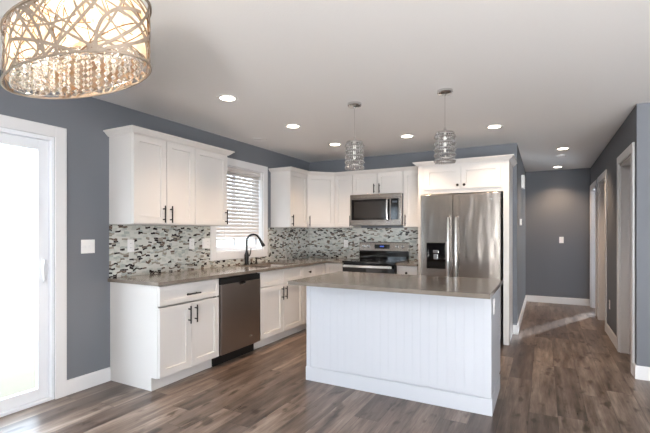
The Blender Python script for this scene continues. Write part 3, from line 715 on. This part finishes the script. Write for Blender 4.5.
# ------------------------------------------------------------------ outlets and switches
def plate(label, kind, gang, loc, rotz, cat):
    """plate looks to local -y"""
    t = thing('light_switch' if kind == 'switch' else 'wall_outlet', label, cat, loc, rotz)
    w2 = .035 if gang == 1 else .058
    bm = BM(); box(bm, -w2, w2, -.006, -.0005, -.057, .057); obj('cover_plate', bm, M['plate'], t, bev=.002)
    for g in range(gang):
        cx = 0 if gang == 1 else (-.023+.046*g)
        if kind == 'switch' or (kind == 'mixed' and g == 0):
            bm = BM(); box(bm, cx-.005, cx+.005, -.014, -.0055, -.012, .012); obj('toggle', bm, M['plate'], t, bev=.001)
        else:
            for s in (-1, 1):
                bm = BM(); lathe(bm, [(.016, -.0055), (.016, -.0075)], (cx, 0, s*.02), 18, 'y'); r = obj('receptacle', bm, M['plate'], t)
                bm = BM(); box(bm, cx-.008, cx-.006, -.0078, -.0074, s*.02-.002, s*.02+.006); box(bm, cx+.006, cx+.008, -.0078, -.0074, s*.02-.002, s*.02+.006); obj('slots', bm, M['toe'], r)
    return t
plate('white double switch plate on the grey wall beside the sliding door', 'switch', 2, (0, -3.68, 1.185), L90, 'switch')
plate('white outlet in the backsplash below the two-door wall cabinet', 'outlet', 1, (.009, -3.283, 1.18), L90, 'outlet')
plate('white single outlet in the backsplash left of the double plate', 'outlet', 1, (.009, -2.543, 1.18), L90, 'outlet')
plate('white double plate in the backsplash beside the window casing', 'mixed', 2, (.009, -2.33, 1.18), L90, 'outlet')
plate('white outlet in the backsplash left of the range', 'outlet', 1, (.66, -.009, 1.13), 0, 'outlet')
plate('white switch on the hallway end wall', 'switch', 1, (3.655, YE, 1.165), 0, 'switch')
plate('white outlet low on the hallway wall between two doorways', 'outlet', 1, (HX, .43, .40), -L90, 'outlet')
plate('white outlet on the island end panel under the worktop', 'outlet', 1, (IX1, IY0+.16, .755), L90, 'outlet')
t = thing('door_chime', 'white louvered door chime high on the hallway left wall', 'door chime', (HL, 1.25, 2.08), L90)
bm = BM(); box(bm, -.10, .10, -.045, -.0005, -.10, .10); obj('housing', bm, M['plate'], t, bev=.004)
for k in range(4):
    bm = BM(); box(bm, -.08, .08, -.049, -.0455, -.07+k*.04, -.055+k*.04); obj('louver', bm, M['plate'], t)
t = thing('thermostat', 'small white thermostat on the hallway left wall', 'thermostat', (HL, .75, 1.45), L90)
bm = BM(); box(bm, -.055, .055, -.025, -.0005, -.045, .045); obj('housing', bm, M['plate'], t, bev=.004)
bm = BM(); box(bm, -.03, .03, -.0262, -.0252, -.01, .025); obj('screen', bm, M['darkgrey'], t)

# ------------------------------------------------------------------ ceiling fixtures
def can(x, y, label, lit=True, power=40, warm=(1.0, .74, .52), spot=118):
    t = thing('recessed_light', label, 'ceiling light', (x, y, H), 0, 'recessed ceiling lights')
    bm = BM(); sweep(bm, [(.062*math.cos(a), .062*math.sin(a)) for a in [2*PI*k/32 for k in range(32)][::-1]], [(0, -.0005), (0, -.004), (-.022, -.007), (-.028, -.0005)], closed=True)
    obj('trim_ring', bm, M['plate'], t, True)
    bm = BM(); lathe(bm, [(.0615, -.001), (.0615, -.004)], (0, 0, 0), 32); obj('lens', bm, M['can'] if lit else M['plate'], t)
    if lit:
        l = bpy.data.lights.new('downlight', 'SPOT'); l.energy = power; l.spot_size = math.radians(spot); l.spot_blend = .8; l.color = warm; l.shadow_soft_size = .06
        o = bpy.data.objects.new('downlight', l); C.objects.link(o); o.parent = t; o.location = (0, 0, -.02)
    return t
can(.994, -3.083, 'round recessed ceiling light nearest the chandelier')
can(.991, -2.047, 'round recessed ceiling light over the aisle beside the window')
can(.978, -1.019, 'round recessed ceiling light nearest the kitchen corner')
can(1.938, -1.022, 'round recessed ceiling light between the two pendants')
can(2.90, -1.0, 'round recessed ceiling light in front of the refrigerator', power=26)
can(3.60, .689, 'round recessed ceiling light at the hallway entrance', power=46, warm=(1.0, .70, .46))
can(3.584, 2.45, 'round recessed ceiling light at the far end of the hallway', power=46, warm=(1.0, .70, .46))
can(.287, -1.7, 'unlit white recessed ceiling light above the kitchen sink', lit=False)
t = thing('smoke_detector', 'round white smoke detector between the two hallway ceiling lights', 'smoke detector', (3.595, 1.216, H))
bm = BM(); lathe(bm, [(.065, -.0005), (.065, -.012), (.055, -.03), (.02, -.036)], (0, 0, 0), 28); obj('housing', bm, M['plate'], t, True)
bm = BM(); lathe(bm, [(.015, -.0362), (.013, -.039)], (0, 0, 0), 16); obj('test_button', bm, M['plate'], t, True)

# crystal bead
def bead(bm, c, r, h, seg=6):
    x, y, z = c; top = bm.verts.new((x, y, z+h)); bot = bm.verts.new((x, y, z-h))
    ring = [bm.verts.new((x+r*math.cos(2*PI*k/seg), y+r*math.sin(2*PI*k/seg), z)) for k in range(seg)]
    for k in range(seg): bm.faces.new((top, ring[k], ring[(k+1) % seg])); bm.faces.new((bot, ring[(k+1) % seg], ring[k]))
# pendants over the island
t = thing('pendant_light', 'small crystal pendant light left over the island', 'pendant light', (1.888, -2.436, H))
bm = BM(); lathe(bm, [(.062, -.0005), (.062, -.018), (.055, -.026), (.012, -.03), (.008, -.04)], (0, 0, 0), 28); obj('canopy', bm, M['chrome'], t, True)
bm = BM(); tube(bm, [(0, 0, -.0405), (0, 0, -.305)], .0022, 8); obj('cord', bm, M['chrome'], t)
bm = BM(); lathe(bm, [(.009, -.30), (.012, -.318), (.02, -.322), (.02, -.336), (.072, -.338), (.074, -.346), (.072, -.35)], (0, 0, 0), 28); obj('top_plate', bm, M['chrome'], t, True)
for zz in (-.352, -.55):
    bm = BM(); sweep(bm, [(.072*math.cos(a), .072*math.sin(a)) for a in [2*PI*k/28 for k in range(28)]], [(0, zz), (.003, zz), (.003, zz-.006), (0, zz-.006)], closed=True)
    obj('frame_ring', bm, M['chrome'], t)
sb = BM()
for r_ in range(5): bead(sb, (.078, 0, -.378-r_*.048), .0105, .019, 8)
for r_ in range(4): bead(sb, (.074, 0, -.399-r_*.048), .005, .005, 5)
s0 = obj('crystal_strand', sb, M['crystal'], t)
for k in range(1, 28):
    c = s0.copy(); C.objects.link(c); c.parent = t; c.rotation_euler = (0, 0, 2*PI*k/28)
bm = BM(); lathe(bm, [(.011, -.351), (.014, -.375), (.014, -.46), (.01, -.49), (.003, -.5)], (0, 0, 0), 14); obj('bulb', bm, emis('pendant_bulb', (.8, .78, .75), .15), t, True)
dup(t, (2.667, -2.395, H), .1, 'small crystal pendant light right over the island')

# oval chandelier
CX, CY, ZB, CHH = 1.704, -4.79, 1.918, .228
A, B = .404, .172
t = thing('chandelier', 'oval branch-patterned chandelier with crystals hanging from the ceiling', 'chandelier', (CX, CY, H))
zb = ZB-H; zt = zb+CHH
N = 256
def ell(a, b, n=96): return [(a*math.cos(2*PI*k/n), b*math.sin(2*PI*k/n)) for k in range(n)][::-1]
# arc-length table
tab = [(0, 0.0)]; Lx = 0; prev = (A, 0)
for k in range(1, N+1):
    p = (A*math.cos(2*PI*k/N), B*math.sin(2*PI*k/N)); Lx += math.dist(p, prev); tab.append((2*PI*k/N, Lx)); prev = p
def at(s, off):
    s %= Lx; lo, hi = 0, N
    while hi-lo > 1:
        m_ = (lo+hi)//2
        if tab[m_][1] <= s: lo = m_
        else: hi = m_
    f = (s-tab[lo][1])/(tab[hi][1]-tab[lo][1]); th = tab[lo][0]+f*(tab[hi][0]-tab[lo][0])
    nx, ny = math.cos(th)/A, math.sin(th)/B; l = math.hypot(nx, ny)
    return (A*math.cos(th)+nx/l*off, B*math.sin(th)+ny/l*off)
def strip(bm, s0, z0, s1, z1, bow, w, off, th=.0022, n=14):
    dx, dz = s1-s0, z1-z0; L = math.hypot(dx, dz); px, pz = -dz/L, dx/L; prev = None
    for k in range(n+1):
        f = k/n; q = bow*4*f*(1-f); cs, cz_ = s0+dx*f+px*q, z0+dz*f+pz*q
        tb = bow*4*(1-2*f)/L; tx, tz = dx/L+px*tb, dz/L+pz*tb; tl = math.hypot(tx, tz); nx, nz = -tz/tl, tx/tl
        row = []
        for sg, o in ((-1, off), (1, off), (1, off+th), (-1, off+th)):
            zz = min(max(cz_+nz*w/2*sg, zb+.003), zt-.003); p = at(cs+nx*w/2*sg, o); row.append(bm.verts.new((p[0], p[1], zz)))
        if prev:
            for j in range(4): bm.faces.new((prev[j], prev[(j+1) % 4], row[(j+1) % 4], row[j]))
        else: bm.faces.new(row[::-1])
        prev = row
    bm.faces.new(prev)
rnd = random.Random(11)
bm = BM()
for k in range(72):
    s0 = rnd.uniform(0, Lx); dirn = rnd.choice((-1, 1)); run = rnd.uniform(.06, .42)*dirn
    up = rnd.random() < .5; z0, z1 = (zb+.002, zt-.002) if up else (zt-.002, zb+.002)
    if rnd.random() < .35: z1 = rnd.uniform(zb+.08, zt-.05)
    strip(bm, s0, z0, s0+run, z1, rnd.uniform(-.07, .07), rnd.uniform(.006, .013), -.002)
obj('branch_lattice', bm, M['champagne'], t)
bm = BM()
for k in range(110):
    s0 = rnd.uniform(0, Lx); run = rnd.uniform(.03, .3)*rnd.choice((-1, 1)); z0 = rnd.uniform(zb, zt); z1 = rnd.choice((zb, zt))
    strip(bm, s0, z0, s0+run, z1, rnd.uniform(-.04, .04), rnd.uniform(.0018, .0042), -.006, .0015)
obj('fine_twigs', bm, M['brownwire'], t)
for zz, h in ((zt-.008, .009), (zb, .007)):
    bm = BM(); sweep(bm, ell(A, B), [(0.001, zz), (-.005, zz), (-.005, zz+h), (0.001, zz+h)], closed=True); obj('oval_rim', bm, M['champagne'], t)
bm = BM(); sweep(bm, ell(A-.014, B-.014), [(0, zb+.03), (-.001, zb+.03), (-.001, zt-.012), (0, zt-.012)], closed=True); obj('inner_liner', bm, M['liner'], t, True)
bm = BM(); sweep(bm, ell(A-.032, B-.03), [(0, zb+.16), (-.006, zb+.16), (-.006, zb+.165), (0, zb+.165)], closed=True); sweep(bm, ell(A-.032, B-.03), [(0, zb+.006), (-.003, zb+.006), (-.003, zb+.009), (0, zb+.009)], closed=True)
for xx in (-.2, 0, .2): yy = (B-.03)*math.sqrt(1-(xx/(A-.032))**2); box(bm, xx-.003, xx+.003, -yy, yy, zb+.16, zb+.165)
obj('crystal_frame', bm, M['chrome'], t)
sb = BM()
for r_ in range(6): bead(sb, (0, 0, -.014-r_*.025), .0085, .012, 6)
s0 = None; cnt = 0
for ring, (fa, fb, nn) in enumerate(((A-.034, B-.032, 48), (A-.085, B-.07, 32), (A-.15, B-.11, 20))):
    for k in range(nn):
        th = 2*PI*k/nn; p = (fa*math.cos(th), fb*math.sin(th), zb+.158)
        if s0 is None: s0 = obj('crystal_strand', sb, M['crystal'], t); c = s0
        else: c = s0.copy(); C.objects.link(c); c.parent = t
        c.location = p; cnt += 1
bm = BM(); lathe(bm, [(A-.03, zt-.014), (A-.03, zt-.012)], (0, 0, 0), 64, sx=1, sy=(B-.03)/(A-.03)); obj('top_plate', bm, M['champagne'], t)
for xx in (-.27, -.16, -.05, .06, .17, .28):
    bm = BM(); lathe(bm, [(.006, zt-.0145), (.007, zt-.03)], (xx, 0, 0), 12)
    obj('lamp_socket', bm, M['chrome'], t)
    bm = BM(); lathe(bm, [(.008, zt-.0305), (.016, zt-.045), (.017, zt-.06), (.010, zt-.078), (.002, zt-.084)], (xx, 0, 0), 14); obj('bulb', bm, M['bulb'], t, True)
    l = bpy.data.lights.new('bulb_light', 'POINT'); l.energy = 1.3; l.color = (1, .86, .68); l.shadow_soft_size = .02
    o = bpy.data.objects.new('bulb_light', l); C.objects.link(o); o.parent = t; o.location = (xx, .0, zt-.10)
for xx in (-.28, .28):
    bm = BM(); tube(bm, [(xx, 0, zt-.012), (xx, 0, -.022)], .003, 8); obj('suspension_rod', bm, M['chrome'], t)
bm = BM(); box(bm, -.33, .33, -.05, .05, -.022, -.0005); obj('canopy', bm, M['chrome'], t, bev=.003)

# ------------------------------------------------------------------ outside
bm = BM(); box(bm, -90, -.16, -60, 60, -.35, -.15); o = obj('ground', bm, M['grassy']); o['kind'] = 'structure'
def at_dir(u, dist):
    a = (u-325)/408.13; s, c = math.sin(.492), math.cos(.492); d = Vector((c*a-s, s*a+c)); return camo.location.x+d.x*dist, camo.location.y+d.y*dist
hx_, hy_ = at_dir(8, 24)
t = thing('neighbor_house', 'pale distant house beyond the lawn outside the sliding door', 'house', (hx_, hy_, -.15), math.radians(35))
bm = BM(); box(bm, -3.5, 3.5, -2.5, 2.5, 0, 2.9); obj('walls', bm, M['siding'], t)
bm = BM(); v = [bm.verts.new(p) for p in ((-3.8, -2.8, 2.9), (3.8, -2.8, 2.9), (3.8, 2.8, 2.9), (-3.8, 2.8, 2.9), (-3.8, 0, 4.4), (3.8, 0, 4.4))]
for f in ((0, 1, 5, 4), (2, 3, 4, 5), (1, 2, 5), (3, 0, 4), (0, 3, 2, 1)): bm.faces.new([v[i] for i in f])
obj('roof', bm, M['roof'], t)
tx_, ty_ = at_dir(30, 30)
t = thing('small_tree', 'faint pale green tree on the lawn outside the sliding door', 'tree', (tx_, ty_, -.15))
bm = BM(); tube(bm, [(0, 0, 0), (.03, 0, .7), (0, .02, 1.3)], .07, 10, radii=[.09, .07, .04]); obj('trunk', bm, M['bark'], t, True)
bm = BM(); r3 = random.Random(5)
for k in range(26):
    m_ = Matrix.Translation((r3.uniform(-.3, .3), r3.uniform(-.3, .3), r3.uniform(1.3, 3.2)))
    g = bmesh.ops.create_icosphere(bm, subdivisions=2, radius=r3.uniform(.2, .36), matrix=m_)
    for vv in g['verts']: vv.co += Vector((r3.uniform(-.05, .05), r3.uniform(-.05, .05), r3.uniform(-.05, .05)))
obj('foliage', bm, M['leaf'], t)
